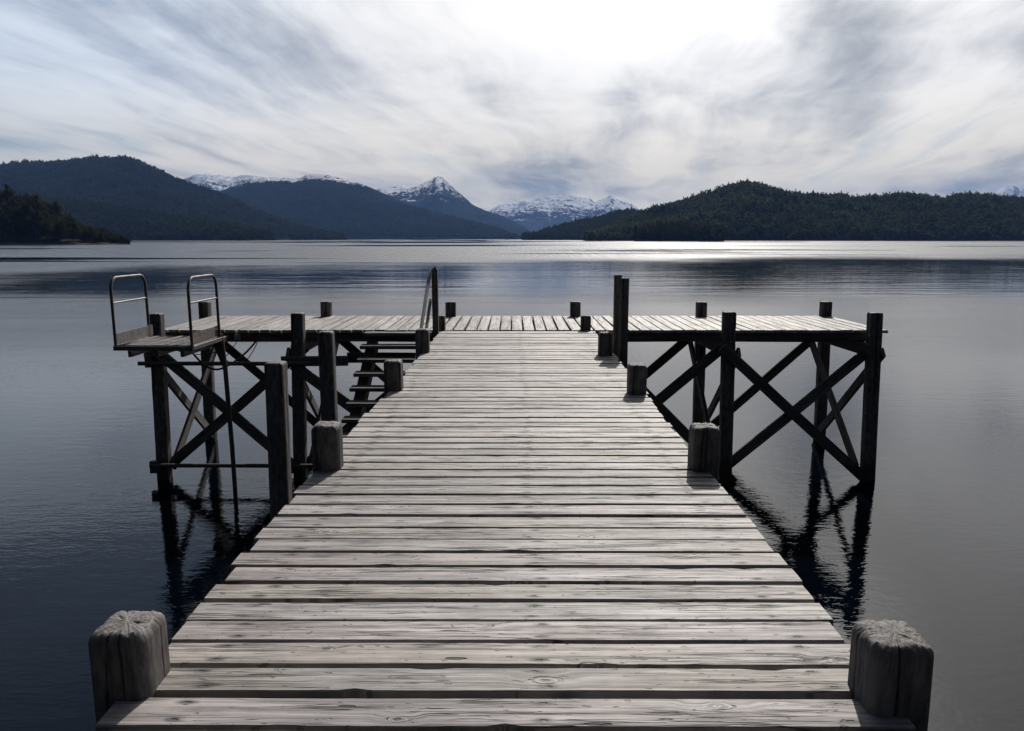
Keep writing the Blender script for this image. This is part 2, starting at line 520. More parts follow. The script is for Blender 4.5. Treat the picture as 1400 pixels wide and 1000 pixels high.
for x in (-1.08, 0.10, 1.08):
    b = MB(); beam(b, (x, -2.0, -0.149), (x, 12.2, -0.149), 0.19, 0.09)
    b.build('stringer', M['beam'], walk)
WP = [(-1.305, 2.36, 0.225, 1), (1.235, 2.28, 0.235, 1), (-1.235, 4.83, 0.30, 2), (1.255, 4.83, 0.29, 2),
      (-1.215, 7.46, 0.30, 3), (1.205, 7.28, 0.29, 3), (-1.225, 10.0, 0.31, 4), (1.19, 9.75, 0.30, 4)]
lab = {0: 'thick weathered pile at the near left corner, top split by a long check', 1: 'thickest pile at the near right, wide cracked end grain on top'}
for i, (x, yy, zt, k) in enumerate(WP):
    w = 0.195 if i == 0 else (0.20 if i == 1 else 0.18)
    pile('pile', walk, x, yy, w, -3.4, zt, i * 1.37 + 0.4, res=150 if i < 2 else 56, dome=0.042, rough=1.0, label=lab.get(i), pw=6.0)
for yy in (-0.2, 2.33, 4.83, 7.37, 9.87):
    b = MB(); beam(b, (-1.30, yy + 0.17, -0.345), (1.30, yy + 0.17, -0.345), 0.19, 0.12)
    b.build('cap_beam', M['beam'], walk)
for yy in (4.83, 7.37, 9.87):
    b = MB(); beam(b, (-1.2, yy + 0.27, -0.5), (1.2, yy + 0.27, -2.3), 0.15, 0.05); b.build('brace', M['beam'], walk)
    b = MB(); beam(b, (1.2, yy + 0.33, -0.5), (-1.2, yy + 0.33, -2.3), 0.15, 0.05); b.build('brace', M['beam'], walk)

# ------------------------------------------------------------------ pier head (the crossing of the T)
head = empty('pier_head', (0, 13.5, 0), 'wide plank platform crossing the far end of the walkway on braced piles', 'pier')
hd = MB()
x = -5.93
while x < 5.93:
    w = random.uniform(0.160, 0.176)
    gap = random.uniform(0.012, 0.026) if abs(x) > 1.5 else random.uniform(0.018, 0.032)
    xc = x + w / 2
    f = random.uniform(-0.025, 0.03)
    plank(hd, 12.40 + f, 14.74 + random.uniform(-0.02, 0.02), xc, w, 0.048, 0.008, swap=True, step=0.11)
    x += w + gap
plank(hd, 12.36, 14.74, x + 0.085, 0.165, 0.048, 0.008, swap=True, step=0.11)
hd.build('plank_deck', M['deck'], head, smooth=True, angle=35)
def hbeam(p, q, w, t, name, label=None):
    b = MB(); beam(b, p, q, w, t)
    o = b.build(name, M['beam'], head)
    if label: o['label'] = label
    return o
hbeam((-5.85, 12.50, -0.122), (6.02, 12.50, -0.122), 0.15, 0.10, 'edge_beam')
hbeam((-5.85, 14.45, -0.122), (6.02, 14.45, -0.122), 0.15, 0.10, 'edge_beam')
hbeam((-5.85, 13.4, -0.122), (6.02, 13.4, -0.122), 0.15, 0.10, 'edge_beam')
XF = [-5.83, -3.52, 3.49, 5.86]
# front piles (they stand proud of the deck edge) and rear piles
for i, xx in enumerate(XF):
    ln = [(0.025, 0), (0.03, 0), (-0.022, 0), (-0.032, 0)][i]
    pile('pile', head, xx, 12.22, 0.20, -3.6, [0.30, 0.31, 0.33, 0.32][i], 20 + i * 1.7, lean=ln, res=32, dome=0.03)
XB = [-6.03, -3.66, -1.235, 1.19, 3.64, 6.06]
for i, xx in enumerate(XB):
    pile('pile', head, xx, 14.66, 0.20, -3.8, 0.29 + 0.006 * (i % 2), 30 + i * 1.9, lean=(0.02 * (-xx / 6), 0), res=28, dome=0.03)
for xx in (-1.225, 1.185):
    pile('pile', head, xx, 12.45, 0.165, -3.4, 0.245, 41 + xx, res=28, dome=0.035, label='short round-topped pile where the walkway meets the platform')
for xx in XF:
    hbeam((xx - 0.06, 12.1, -0.30), (xx - 0.06, 14.8, -0.30), 0.20, 0.10, 'cap_beam')
for xx in (-1.23, 1.19):
    hbeam((xx, 12.35, -0.30), (xx, 14.8, -0.30), 0.20, 0.10, 'cap_beam')
def brace(x0, z0, x1, z1, y, w=0.17, t=0.055, y1=None):
    return hbeam((x0, y, z0), (x1, y1 if y1 is not None else y, z1), w, t, 'brace')
# right outer bay, front
brace(3.36, -0.24, 5.90, -2.50, 12.085)
brace(5.84, -0.36, 3.56, -2.36, 12.36)
# right inner bay, front
brace(3.47, -0.27, 1.30, -2.13, 12.36)
brace(1.22, -0.05, 3.66, -2.52, 12.085)
# left outer bay, front
brace(-5.86, -0.25, -3.56, -2.33, 12.085)
brace(-3.46, -0.28, -5.78, -2.24, 12.36)
# left inner bay, front
brace(-3.60, -0.52, -1.30, -2.30, 12.085)
brace(-1.30, -0.40, -3.55, -2.30, 12.36)
# rear row
brace(6.00, -0.22, 3.70, -2.35, 14.52)
brace(3.58, -0.22, 1.25, -2.30, 14.52)
brace(-5.98, -0.22, -3.70, -2.30, 14.52)
brace(-3.60, -0.22, -1.30, -2.30, 14.52)
# transverse frames
for xx in (5.86, 3.52, -3.55, -5.86):
    sgn = 1 if xx > 0 else -1
    hbeam((xx + 0.10 * sgn + sgn*.035, 12.12, -0.32), (xx + 0.13 * sgn + sgn*.035, 14.70, -2.45), 0.17, 0.055, 'brace')
    hbeam((xx - 0.02 * sgn - sgn*.10, 14.66, -0.28), (xx - 0.10 * sgn, 12.25, -2.30), 0.17, 0.055, 'brace')
for (bx, by, bz) in ((5.74, 12.05, -0.42), (5.83, 12.05, -2.40), (5.80, 12.11, -1.35), (3.50, 12.05, -0.35), (3.60, 12.05, -2.42), (4.66, 12.05, -1.40),
                     (-5.74, 12.05, -0.38), (-3.68, 12.05, -2.22), (-3.52, 12.05, -0.62), (-4.70, 12.05, -1.30), (5.76, 12.11, -0.05), (3.42, 12.11, -0.10)):
    b = MB(); tube(b, [(bx, by + 0.03, bz), (bx, by - 0.018, bz)], 0.019, 8)
    b.build('bolt', M['rusty'], head, smooth=False)
# wale between left pile and walkway
hbeam((-3.78, 12.08, -0.465), (-2.70, 12.05, -0.45), 0.16, 0.07, 'wale')
hbeam((-2.78, 12.40, -0.46), (-1.25, 12.40, -0.46), 0.17, 0.07, 'wale')

# ------------------------------------------------------------------ outer piles left of the walkway
o = pile('mooring_pile', None, -2.345, 7.30, 0.188, -3.6, 0.305, 51, res=44, dome=0.035, lean=(0.012, 0.0))
tag(o, 'tall square pile standing free left of the walkway, the nearer of two', 'pile', 'free-standing piles left of the walkway')
o = pile('mooring_pile', None, -2.42, 9.62, 0.19, -3.6, 0.325, 57, res=44, dome=0.035)
tag(o, 'square pile standing free in front of the stairs, the farther of two', 'pile', 'free-standing piles left of the walkway')

# ------------------------------------------------------------------ stairs on the left
st = empty('staircase', (-1.9, 12.2, 0), 'open plank stairs going down from the platform to the water left of the walkway', 'staircase')
for k in range(13):
    yy = 12.30 - 0.285 * k
    zz = -0.015 - 0.172 * k
    b = MB()
    xl, xr = -2.46 + random.uniform(-.015, .015), -1.36
    beam(b, (xl, yy, zz - 0.028), (xr, yy, zz - 0.028), 0.25, 0.056, (0, 1, 0), 0.006)
    b.build('tread', M['beam'], st)
for xx in (-2.33, -1.45):
    b = MB(); beam(b, (xx, 12.36, -0.20), (xx, 8.75, -2.39), 0.22, 0.16, (0, 0, 1), 0.006)
    b.build('stringer', M['beam'], st)
b = MB(); beam(b, (-1.265, 12.08, -0.35), (-1.265, 12.08, 1.01), 0.105, 0.095, (0, 1, 0), 0.006)
# pointed weathered cap
cx_, cy_, r_ = -1.265, 12.08, 0.0525
b.add([(cx_-r_, cy_-r_, 1.01), (cx_+r_, cy_-r_, 1.01), (cx_+r_, cy_+r_, 1.01), (cx_-r_, cy_+r_, 1.01), (cx_+.01, cy_, 1.065)], [(0, 1, 4), (1, 2, 4), (2, 3, 4), (3, 0, 4)])
b.build('newel_post', M['beam'], st)
for dz in (0.985, 0.52):
    b = MB(); beam(b, (-1.345, 12.10, dz), (-1.345, 9.9, dz - 1.34), 0.075, 0.04, (0, 0, 1), 0.006)
    b.build('handrail', M['post'], st)

# ------------------------------------------------------------------ twin post at the right edge
dp = empty('twin_post', (1.42, 10.1, 0), 'tall pair of square posts fixed side by side at the right walkway edge', 'post')
for (xx, yy, zt) in ((1.395, 10.20, 1.02), (1.475, 10.05, 0.985)):
    b = MB(); beam(b, (xx, yy, -3.3), (xx, yy, zt), 0.097, 0.10, (1, 0, 0), 0.005)
    b.build('post', M['beam'], dp)
b = MB(); beam(b, (1.34, 10.36, -0.16), (1.44, 9.88, -0.16), 0.07, 0.05); b.build('bracket', M['steel'], dp)

# ------------------------------------------------------------------ metal boarding platform on the left
pf = empty('boarding_platform', (-5.12, 11.1, 0), 'small steel grate platform with two curved tube rails at the left end', 'platform')
PX0, PX1, PY0, PY1, PZ = -5.67, -4.60, 10.62, 11.66, 0.0
g = MB()
nx, ny = 26, 22
for i in range(nx + 1):      # expanded metal: two families of slanting strands
    pass
dx, dy = (PX1 - PX0) / nx, (PY1 - PY0) / ny
def strand(mb, p, q, w=0.010, t=0.004):
    beam(mb, p, q, w, t, (0, 0, 1), 0.0008, 2)
for j in range(ny + 1):
    yy = PY0 + dy * j
    strand(g, (PX0, yy, PZ - 0.012), (PX1, yy, PZ - 0.012), 0.022, 0.006)
for i in range(nx + 1):
    xx = PX0 + dx * i
    strand(g, (xx, PY0, PZ - 0.006), (xx, PY1, PZ - 0.006), 0.012, 0.014)
g.build('grating', M['steel'], pf)
fr = MB()
for (p, q) in (((PX0 - .03, PY0 - .02, -.045), (PX1 + .03, PY0 - .02, -.045)), ((PX0 - .03, PY1 + .02, -.045), (PX1 + .03, PY1 + .02, -.045)),
               ((PX0 - .02, PY0, -.045), (PX0 - .02, PY1, -.045)), ((PX1 + .02, PY0, -.045), (PX1 + .02, PY1, -.045))):
    beam(fr, p, q, 0.06, 0.035, (0, 0, 1), 0.003, 2)
fr.build('frame', M['rusty'], pf)
for xx in (-5.5, -5.12, -4.75):
    b = MB(); beam(b, (xx, PY0 + .02, -.125), (xx, 12.44, -.125), 0.09, 0.05, (0, 0, 1), 0.003, 2)
    b.build('support_beam', M['rusty'], pf)
def toe(xx):
    """kick plate of slotted sheet: real slots between the strips"""
    b = MB()
    y0, y1, h = PY0 + .02, PY1 + .05, 0.165
    nn = 24
    for k in range(nn + 1):
        yy = y0 + (y1 - y0) * k / nn
        beam(b, (xx, yy, 0.02), (xx, yy, h), (y1 - y0) / nn * .62, 0.004, (0, 1, 0), 0.0008, 2)
    for k in range(9):
        zz = 0.012 + (h - 0.012) * k / 8
        beam(b, (xx, y0, zz), (xx, y1, zz), 0.011, 0.0055, (0, 0, 1), 0.0008, 2)
    return b.build('kick_plate', M['rusty'], pf)
toe(PX0 + .005); toe(PX1 - .005)
def hoop(xx):
    b = MB()
    y0, y1, zt, rc = PY0, PY1 - 0.03, 0.955, 0.17
    pts = [(xx, y0, -0.06)] + [(xx, y0, z) for z in np.linspace(0.1, zt - rc, 5)]
    for k in range(1, 9):
        a = k / 8 * math.pi / 2
        pts.append((xx, y0 + rc - rc * math.cos(a), zt - rc + rc * math.sin(a)))
    pts += [(xx, yy, zt) for yy in np.linspace(y0 + rc + .08, y1 - rc, 4)]
    for k in range(1, 9):
        a = k / 8 * math.pi / 2
        pts.append((xx, y1 - rc + rc * math.sin(a), zt - rc + rc * math.cos(a)))
    pts += [(xx, y1, z) for z in np.linspace(zt - rc - .1, -0.06, 5)]
    tube(b, pts, 0.021, 12)
    o = b.build('tube_rail', M['rusty'], pf, smooth=True)
    b = MB(); tube(b, [(xx, y0, 0.60), (xx, (y0 + y1) / 2, 0.60), (xx, y1, 0.60)], 0.014, 10)
    c = b.build('cross_tube', M['steel'], o, smooth=True)
    c.location = Vector((0, 0, 0)) - o.location - pf.location
    c.matrix_parent_inverse = Matrix.Identity(4)
hoop(PX0 - .01); hoop(PX1 + .01)

# ------------------------------------------------------------------ pipe fender frame below the platform
pi = empty('pipe_frame', (-4.7, 11.9, -1.3), 'dark rusty pipe frame with two long level pipes below the steel platform', 'fender')
for (z, x0, x1) in ((-0.49, -6.07, -3.30), (-2.20, -6.02, -3.30)):
    b = MB(); tube(b, [(x0, 11.99, z), ((x0 + x1) / 2, 11.99, z), (x1, 11.99, z - .005)], 0.034, 12)
    b.build('pipe', M['rusty'], pi, smooth=True)
b = MB(); tube(b, [(-4.62, 11.78, -0.05), (-4.59, 11.78, -0.5), (-4.56, 11.78, -1.8), (-4.55, 11.78, -3.2)], 0.036, 12)
b.build('upright_pipe', M['rusty'], pi, smooth=True)
b = MB()
V = [(-4.82, 11.80, 0.02), (-4.60, 11.80, 0.02), (-4.585, 11.80, -0.52), (-4.63, 11.80, -0.52)]
V = V + [(a, c - 0.02, d) for a, c, d in V]
b.add(V, [(0, 1, 2, 3), (7, 6, 5, 4), (0, 4, 5, 1), (1, 5, 6, 2), (2, 6, 7, 3), (3, 7, 4, 0)])
b.build('gusset', M['rusty'], pi)
for (xx, z) in ((-5.92, -0.46), (-5.98, -2.24), (-3.72, -2.24)):
    b = MB(); box(b, (xx, 12.06, z), (0.12, 0.10, 0.20)); b.build('clamp', M['rusty'], pi)

jb = MB(); box(jb, (-4.60, 12.42, -0.115), (0.10, 0.05, 0.10))
o = jb.build('junction_box', M['plastic']); tag(o, 'small pale grey box fixed under the left deck edge', 'box')
jb = MB(); box(jb, (-4.38, 12.42, -0.12), (0.13, 0.05, 0.06))
o = jb.build('junction_box', M['redbox']); tag(o, 'small dark red box under the left deck edge beside the grey one', 'box')

def sag(p, q, d, n=14):
    p, q = Vector(p), Vector(q)
    return [p.lerp(q, i / n) + Vector((0, 0, -d * 4 * (i / n) * (1 - i / n))) for i in range(n + 1)]
b = MB(); tube(b, sag((-5.6, 12.0, -0.2), (-4.60, 11.95, -0.22), 0.13), 0.007, 6)
o = b.build('cable', M['rubber'], smooth=True); tag(o, 'thin black cable sagging under the steel platform', 'cable')
b = MB(); tube(b, sag((-4.28, 12.40, -0.17), (-4.62, 11.9, -0.52), 0.05) + sag((-4.62, 11.9, -0.52), (-5.2, 11.95, -0.25), 0.16)[1:], 0.017, 8)
o = b.build('cable', M['rubber'], smooth=True); tag(o, 'thick black cable hanging in a loop from the red box', 'cable')
b = MB(); tube(b, sag((-4.60, 12.40, -0.17), (-4.72, 12.1, -0.42), 0.02) + sag((-4.72, 12.1, -0.42), (-4.25, 12.35, -0.19), 0.22)[1:], 0.007, 6)
o = b.build('cable', M['rubber'], smooth=True); tag(o, 'thin looped black cable below the pale grey box', 'cable')

# ------------------------------------------------------------------ water
def grid_water():
    me = bpy.data.meshes.new('lake')
    S = 22000.0
    me.from_pydata([(-S, -300, WATER), (S, -300, WATER), (S, S, WATER), (-S, S, WATER)], [], [(0, 1, 2, 3)])
    m, n = material('lake_water')
    geo = n.node('ShaderNodeNewGeometry')
    P = geo.outputs['Position']
    px, py, pz = n.sep(P)
    # wind-ruffled zones, real patches on the lake far from the pier
    edge = n.noise(n.v('MULTIPLY', P, (0.024, 0.022, 0.0)), 1.0, 3.0, 0.55)
    start = n.m('ADD', n.m('MULTIPLY_ADD', n.m('DIVIDE', px, n.m('MAXIMUM', py, 1.0)), 62.0, 128.0), n.m('MULTIPLY', n.m('SUBTRACT', edge, 0.5), 84.0))
    zone = n.ramp(n.m('DIVIDE', py, start), 0.80, 1.26)
    lp = n.xyz(n.m('MULTIPLY', px, 0.0042), n.m('MULTIPLY', n.m('LOGARITHM', n.m('MAXIMUM', py, 1.0), math.e), 3.6), 2.7)
    lane = n.noise(lp, 1.0, 3.0, 0.5)
    lane = n.m('SUBTRACT', lane, n.m('MULTIPLY', n.ramp(px, -160.0, 120.0), 0.085))
    lane = n.ramp(lane, 0.475, 0.545, 1.0, 0.05)
    zone = n.m('MULTIPLY', zone, lane)
    near = n.ramp(py, 15.0, 34.0)                     # light ripple beyond the pier head
    near_n = n.noise(n.v('MULTIPLY', P, (0.05, 0.12, 0.0)), 1.0, 2.0)
    belt = n.m('MULTIPLY', near, n.ramp(py, 40.0, 66.0, 1.0, 0.06))
    r1 = n.noise(n.v('MULTIPLY', P, (2.6, 6.0, 0.0)), 1.0, 2.0, 0.5)
    r2 = n.noise(n.v('MULTIPLY', n.v('ADD', P, (7.3, 1.7, 0.0)), (0.9, 2.2, 0.0)), 1.0, 2.0, 0.5)
    r3 = n.noise(n.v('MULTIPLY', P, (7.5, 17.0, 0.0)), 1.0, 2.0, 0.5)
    r4 = n.noise(n.v('MULTIPLY', P, (0.22, 0.7, 0.0)), 1.0, 3.0, 0.6)
    h = n.m('ADD', n.m('MULTIPLY', r1, 0.0052), n.m('MULTIPLY', r2, 0.0070))
    h = n.m('ADD', h, n.m('MULTIPLY', r3, 0.0034))
    r8 = n.noise(n.v('MULTIPLY', P, (13.0, 30.0, 0.0)), 1.0, 1.0, 0.5)
    h = n.m('ADD', h, n.m('MULTIPLY', r8, 0.0010))
    amp = n.m('ADD', n.m('MULTIPLY', n.ramp(py, 30.0, 75.0, 0.60, 0.14), n.m('MULTIPLY_ADD', belt, 0.8, 1.0)), n.m('MULTIPLY', zone, 1.6))
    amp = n.m('MULTIPLY', amp, n.ramp(near_n, 0.3, 0.7, 0.7, 1.2))
    h = n.m('MULTIPLY', h, amp)
    r5 = n.noise(n.v('MULTIPLY', P, (0.30, 1.6, 0.0)), 1.0, 2.0, 0.5)
    h = n.m('ADD', h, n.m('MULTIPLY', n.m('MULTIPLY', r4, 0.08), zone))
    h = n.m('ADD', h, n.m('MULTIPLY', r5, n.ramp(py, 20.0, 50.0, 0.0, 0.010)))
    h = n.m('ADD', h, n.m('MULTIPLY', r4, n.ramp(py, 20.0, 50.0, 0.0, 0.012)))
    r6 = n.noise(n.v('MULTIPLY', P, (0.09, 0.30, 0.0)), 1.0, 2.0, 0.5)
    r7 = n.noise(n.v('MULTIPLY', P, (0.012, 0.05, 0.0)), 1.0, 3.0, 0.6)
    h = n.m('ADD', h, n.m('MULTIPLY', n.m('MULTIPLY', r6, n.ramp(py, 16.0, 40.0, 0.0, 0.050)), n.ramp(r7, 0.38, 0.62, 0.35, 1.0)))
    gv = n.voro(n.v('MULTIPLY', P, (1.25, 0.026, 0.0)), 1.0, dim='2D')
    gust = n.m('MULTIPLY', n.ramp(gv['Distance'], 0.16, 0.34, 1.0, 0.0), n.m('MULTIPLY', n.ramp(n.sep(gv['Color'])[0], 0.50, 0.58), n.ramp(py, 150.0, 230.0)))
    nb = n.bump(h, 1.0, 1.0)
    rough = n.m('ADD', n.m('MULTIPLY', zone, n.m('MULTIPLY_ADD', gust, 0.36, 0.25)), n.m('MULTIPLY_ADD', belt, 0.19, 0.01))
    n.pbr((0.0006, 0.0019, 0.0040), rough, nb, 0.5, ior=1.333)
    me.materials.append(m)
    o = bpy.data.objects.new('lake', me)
    col.objects.link(o)
    o['kind'] = 'structure'
    return o
grid_water()

# ------------------------------------------------------------------ hills
rng = np.random.default_rng(5)
def hash2(ix, iy, s):
    v = np.sin(ix * 127.1 + iy * 311.7 + s * 74.7) * 43758.5453
    return v - np.floor(v)
def vnoise(x, y, s=0):
    ix, iy = np.floor(x), np.floor(y)
    fx, fy = x - ix, y - iy
    fx, fy = fx*fx*(3-2*fx), fy*fy*(3-2*fy)
    a, b, c, d = hash2(ix, iy, s), hash2(ix+1, iy, s), hash2(ix, iy+1, s), hash2(ix+1, iy+1, s)
    return (a*(1-fx) + b*fx)*(1-fy) + (c*(1-fx) + d*fx)*fy
def fbm(x, y, s=0, o=4, ridged=False):
    t, a, k = 0, 1.0, 0
    for i in range(o):
        q = vnoise(x, y, s + i)
        if ridged: q = 1 - np.abs(2*q - 1)
        t = t + a*q; k += a
        x, y, a = x*2.03 + 3.1, y*2.03 + 1.7, a*0.5
    return t / k - (0.5 if not ridged else 0.55)

HILLS = {
 'A':(14000,[(-840,353),(-640,431),(-412,523),(-252,601),(-39,601),(159,653),(358,705),(624,744),(823,783),(1022,783),(1222,718),(1368,718),(1462,653),(1568,705),(1673,744),(1739,770),(1807,705),(1955,640),(2115,614),(2290,523),(2519,471),(3029,353)]),
 'A2':(14000,[(7816,549),(8336,666),(8617,783),(8741,861),(8868,913),(9039,925),(9138,874),(9381,835),(9790,744),(10346,549)]),
 'B':(9000,[(-1994,354),(-1733,496),(-1559,580),(-1431,588),(-1303,605),(-1201,596),(-1098,613),(-1004,654),(-960,672),(-935,694),(-915,712),(-890,716),(-860,714),(-835,700),(-815,672),(-724,588),(-623,513),(-496,396),(-368,338),(-197,279),(-25,203),(146,110),(275,0)]),
 'C':(6000,[(-2701,210),(-2467,288),(-2291,360),(-2174,410),(-2059,443),(-1944,468),(-1803,465),(-1672,460),(-1614,487),(-1518,493),(-1433,482),(-1321,454),(-1209,427),(-1096,382),(-984,332),(-815,260),(-588,182),(-360,120),(-131,63),(40,-4)]),
 'D':(10000,[(-4766,607),(-4475,699),(-4262,764),(-4127,810),(-3974,828),(-3805,810),(-3637,791),(-3503,810),(-3380,819),(-3240,782),(-2868,671),(-2493,579)]),
 'E':(3500,[(-3386,254),(-3114,302),(-2918,286),(-2716,318),(-2518,312),(-2318,331),(-2251,340),(-2168,347),(-2119,340),(-2053,344),(-1986,353),(-1903,363),(-1821,360),(-1771,366),(-1706,353),(-1659,328),(-1595,302),(-1531,273),(-1483,251),(-1402,225),(-1304,192),(-1208,143),(-1110,101),(-1012,65),(-880,32),(-780,-1)]),
 'E2':(2100,[(-1803,86),(-1601,105),(-1400,119),(-1281,115),(-1182,103),(-1084,88),(-946,66),(-807,46),(-728,31),(-665,-1)]),
 'F':(640,[(-582,50),(-521,56),(-473,53),(-426,42),(-408,40),(-393,36),(-376,27),(-358,20),(-344,12),(-333,6),(-325,-2)]),
 'G1':(2600,[(29,-7),(67,10),(104,27),(141,40),(215,57),(289,74),(351,91),(393,98),(438,88),(537,69),(638,44)]),
 'G2':(1900,[(176,-2),(239,30),(280,51),(305,60),(338,74),(373,83),(409,92),(445,104),(480,115),(516,127),(551,136),(578,140),(615,133),(642,122),(679,111),(733,110),(778,104),(805,108),(833,99),(896,103),(967,110),(1004,106),(1058,99),(1093,108),(1148,108),(1184,103),(1257,99),(1346,108),(1471,119),(1617,104),(1766,69)]),
 'G3':(1180,[(186,0),(199,9),(210,17),(227,20),(244,20),(267,18),(284,13),(307,6),(324,0)]),
}

def hill(key, name, mat, shore, back, nu, nv, rough, canopy=0.0, ridged=False, power=0.8, jag=0.0, seed=1):
    """a hill whose crest runs through the surveyed crest line; returns the object and a sampler"""
    Yr, pts = HILLS[key]
    P = np.array(pts, float)
    X0, X1 = P[0, 0], P[-1, 0]
    u = np.linspace(0, 1, nu)
    Xr = X0 + (X1 - X0) * u
    Hr = np.interp(Xr, P[:, 0], P[:, 1])
    Hr = np.maximum(Hr - canopy, 0.22 * Hr)
    if jag:
        pass
    nb = max(6, nv // 4)
    v = np.concatenate([np.linspace(0, 1, nv), 1 + np.linspace(0, 1, nb + 1)[1:]])
    U, Vv = np.meshgrid(u, v)
    XR, HR = np.tile(Xr, (len(v), 1)), np.tile(Hr, (len(v), 1))
    shoreY = shore * (1 + 0.05 * fbm(XR / (Yr * 0.06), XR * 0, seed, 3))
    Y = np.where(Vv <= 1, shoreY + (Yr - shoreY) * Vv, Yr + (back - Yr) * (Vv - 1))
    X = XR * (Y / Yr)
    f = np.where(Vv <= 1, np.clip(Vv, 0, 1) ** power, np.clip(1 - (Vv - 1) ** 1.5, 0, 1))
    sc_ = Yr * 0.05
    nz = fbm(X / sc_, Y / sc_, seed, 6, ridged)
    env = np.where(Vv <= 1, np.clip(np.sin(np.pi * np.clip(Vv, 0, 1) ** 1.3), 0, 1) * 0.9 + 0.02, 0.15)
    # screen crest line is kept: lower the slope in front of the crest in proportion
    Z = (HR + 4) * f * (Y / Yr) ** 0.0
    lim = (HR + 4) * (Y / Yr) * 0.985          # nothing in front rises above the crest line of sight
    Z = Z + rough * nz * env * np.clip(HR / 60.0, 0, 1)
    Z = np.where((Vv < 0.985), np.minimum(Z, lim), Z)
    if jag:
        Z = Z + jag * fbm(X / (jag * 4), Y / (jag * 9), seed + 40, 5, True) * np.clip(HR / 100, 0, 1) * np.exp(-((Vv - 1) / 0.16) ** 2)
    Z = WATER - 0.4 - 3 * (Vv <= 0.0) + Z
    Z[-1, :] = np.minimum(Z[-1, :], WATER - 3)
    me = bpy.data.meshes.new(name)
    co = np.stack([X, Y, Z], -1).reshape(-1, 3)
    R_, C_ = X.shape
    i = np.arange(R_ - 1)[:, None] * C_ + np.arange(C_ - 1)[None, :]
    F = np.stack([i, i + 1, i + C_ + 1, i + C_], -1).reshape(-1, 4)
    me.from_pydata(co.tolist(), [], F.tolist())
    me.polygons.foreach_set('use_smooth', [True] * len(me.polygons))
    me.materials.append(mat)
    me.update()
    o = bpy.data.objects.new(name, me)
    col.objects.link(o)
    o['kind'] = 'structure'
    return o, (X, Y, Z, XR, U, Vv)

def sample(gridinfo, n, vmin, vmax, zmin=WATER + 0.5, vpow=1.0, r=None, hmin=None):
    X, Y, Z, XR, U, Vv = gridinfo
    r = r or rng
    front = Vv[:, 0] <= 1.0001
    rows = int(front.sum()); nb = Vv.shape[0] - rows
    uu = r.random(n); vv = vmin + (vmax - vmin) * r.random(n) ** vpow
    ri = np.where(vv <= 1, vv * (rows - 1), rows - 1 + (vv - 1) * nb)
    ri = np.clip(ri, 0, Vv.shape[0] - 1.001)
    ci = uu * (X.shape[1] - 1.001)
    a, b = ri.astype(int), ci.astype(int)
    fa, fb = ri - a, ci - b
    def s(G):
        return (G[a, b]*(1-fb) + G[a, b+1]*fb)*(1-fa) + (G[a+1, b]*(1-fb) + G[a+1, b+1]*fb)*fa
    x, y, z = s(X), s(Y), s(Z)
    k = z > zmin
    return np.stack([x[k], y[k], z[k]], -1)

# ---- materials for the land
def forest_ground(name, c1, c2, snow=None):
    m, n = material(name)
    geo = n.node('ShaderNodeNewGeometry')
    P = geo.outputs['Position']
    a = n.noise(P, 0.035, 5.0, 0.65)
    b = n.noise(P, 0.006, 3.0, 0.6)
    c = n.mix(n.ramp(a, 0.35, 0.65), c1, c2)
    c = n.mix(n.ramp(b, 0.4, 0.7, 0.0, 0.45), c, tuple(x * 1.5 for x in c2))
    h = n.m('MULTIPLY', a, 14.0)
    shore_z = n.sep(P)[2]
    c = n.mix(n.ramp(n.m('ADD', shore_z, n.m('MULTIPLY', a, -2.5)), WATER - 0.6, WATER + 0.4, 0.9, 0.0), c, (0.13, 0.11, 0.095))
    nb = n.bump(h, 1.0, 0.9)
    if snow:
        lo, hi, amt, sc_ = snow
        pz = n.sep(P)[2]
        nz = n.sep(geo.outputs['True Normal'])[2]
        big = n.noise(P, 0.004 * sc_, 6.0, 0.68)
        fin = n.noise(n.v('MULTIPLY', P, (1.0, 1.0, 0.45)), 0.016 * sc_, 5.0, 0.7)
        mk = n.m('ADD', n.ramp(pz, lo, hi, -0.38, 0.10), n.m('ADD', n.m('MULTIPLY', n.m('SUBTRACT', big, 0.5), 1.5), n.m('MULTIPLY', n.m('SUBTRACT', fin, 0.5), 2.6)))
        mk = n.m('ADD', mk, n.m('MULTIPLY', n.m('SUBTRACT', nz, 0.8), 1.3))
        alt = n.ramp(n.m('ADD', pz, n.m('MULTIPLY', n.m('SUBTRACT', big, 0.5), (hi - lo) * 2.0)), lo - (hi - lo) * 0.5, lo + (hi - lo) * 0.15, -1.6, 0.0)
        mk = n.ramp(n.m('ADD', mk, alt), -0.02, 0.10, 0.0, amt)
        rock = n.mix(n.ramp(fin, 0.3, 0.7), (0.022, 0.022, 0.025), (0.075, 0.073, 0.074))
        tree_line = n.ramp(n.m('ADD', pz, n.m('MULTIPLY', n.m('SUBTRACT', big, 0.5), 260.0)), lo + 60, lo + 260)
        c = n.mix(tree_line, c, rock)
        c = n.mix(mk, c, (0.78, 0.80, 0.84))
    n.pbr(c, 0.95, nb, 0.0)
    return m
M['near_ground'] = forest_ground('forest_floor', (0.012, 0.015, 0.009), (0.024, 0.025, 0.017))
M['far_ground'] = forest_ground('distant_forest_slope', (0.006, 0.009, 0.008), (0.016, 0.019, 0.016))
M['snow_b'] = forest_ground('snowy_rock_peak', (0.006, 0.009, 0.008), (0.016, 0.019, 0.016), (400, 600, 0.9, 1.6))
M['snow_a'] = forest_ground('snowy_rock_range', (0.012, 0.016, 0.012), (0.035, 0.036, 0.028), (300, 560, 0.95, 1.2))
M['snow_c'] = forest_ground('snow_dusted_slope', (0.006, 0.009, 0.008), (0.016, 0.019, 0.016), (372, 455, 0.8, 2.4))
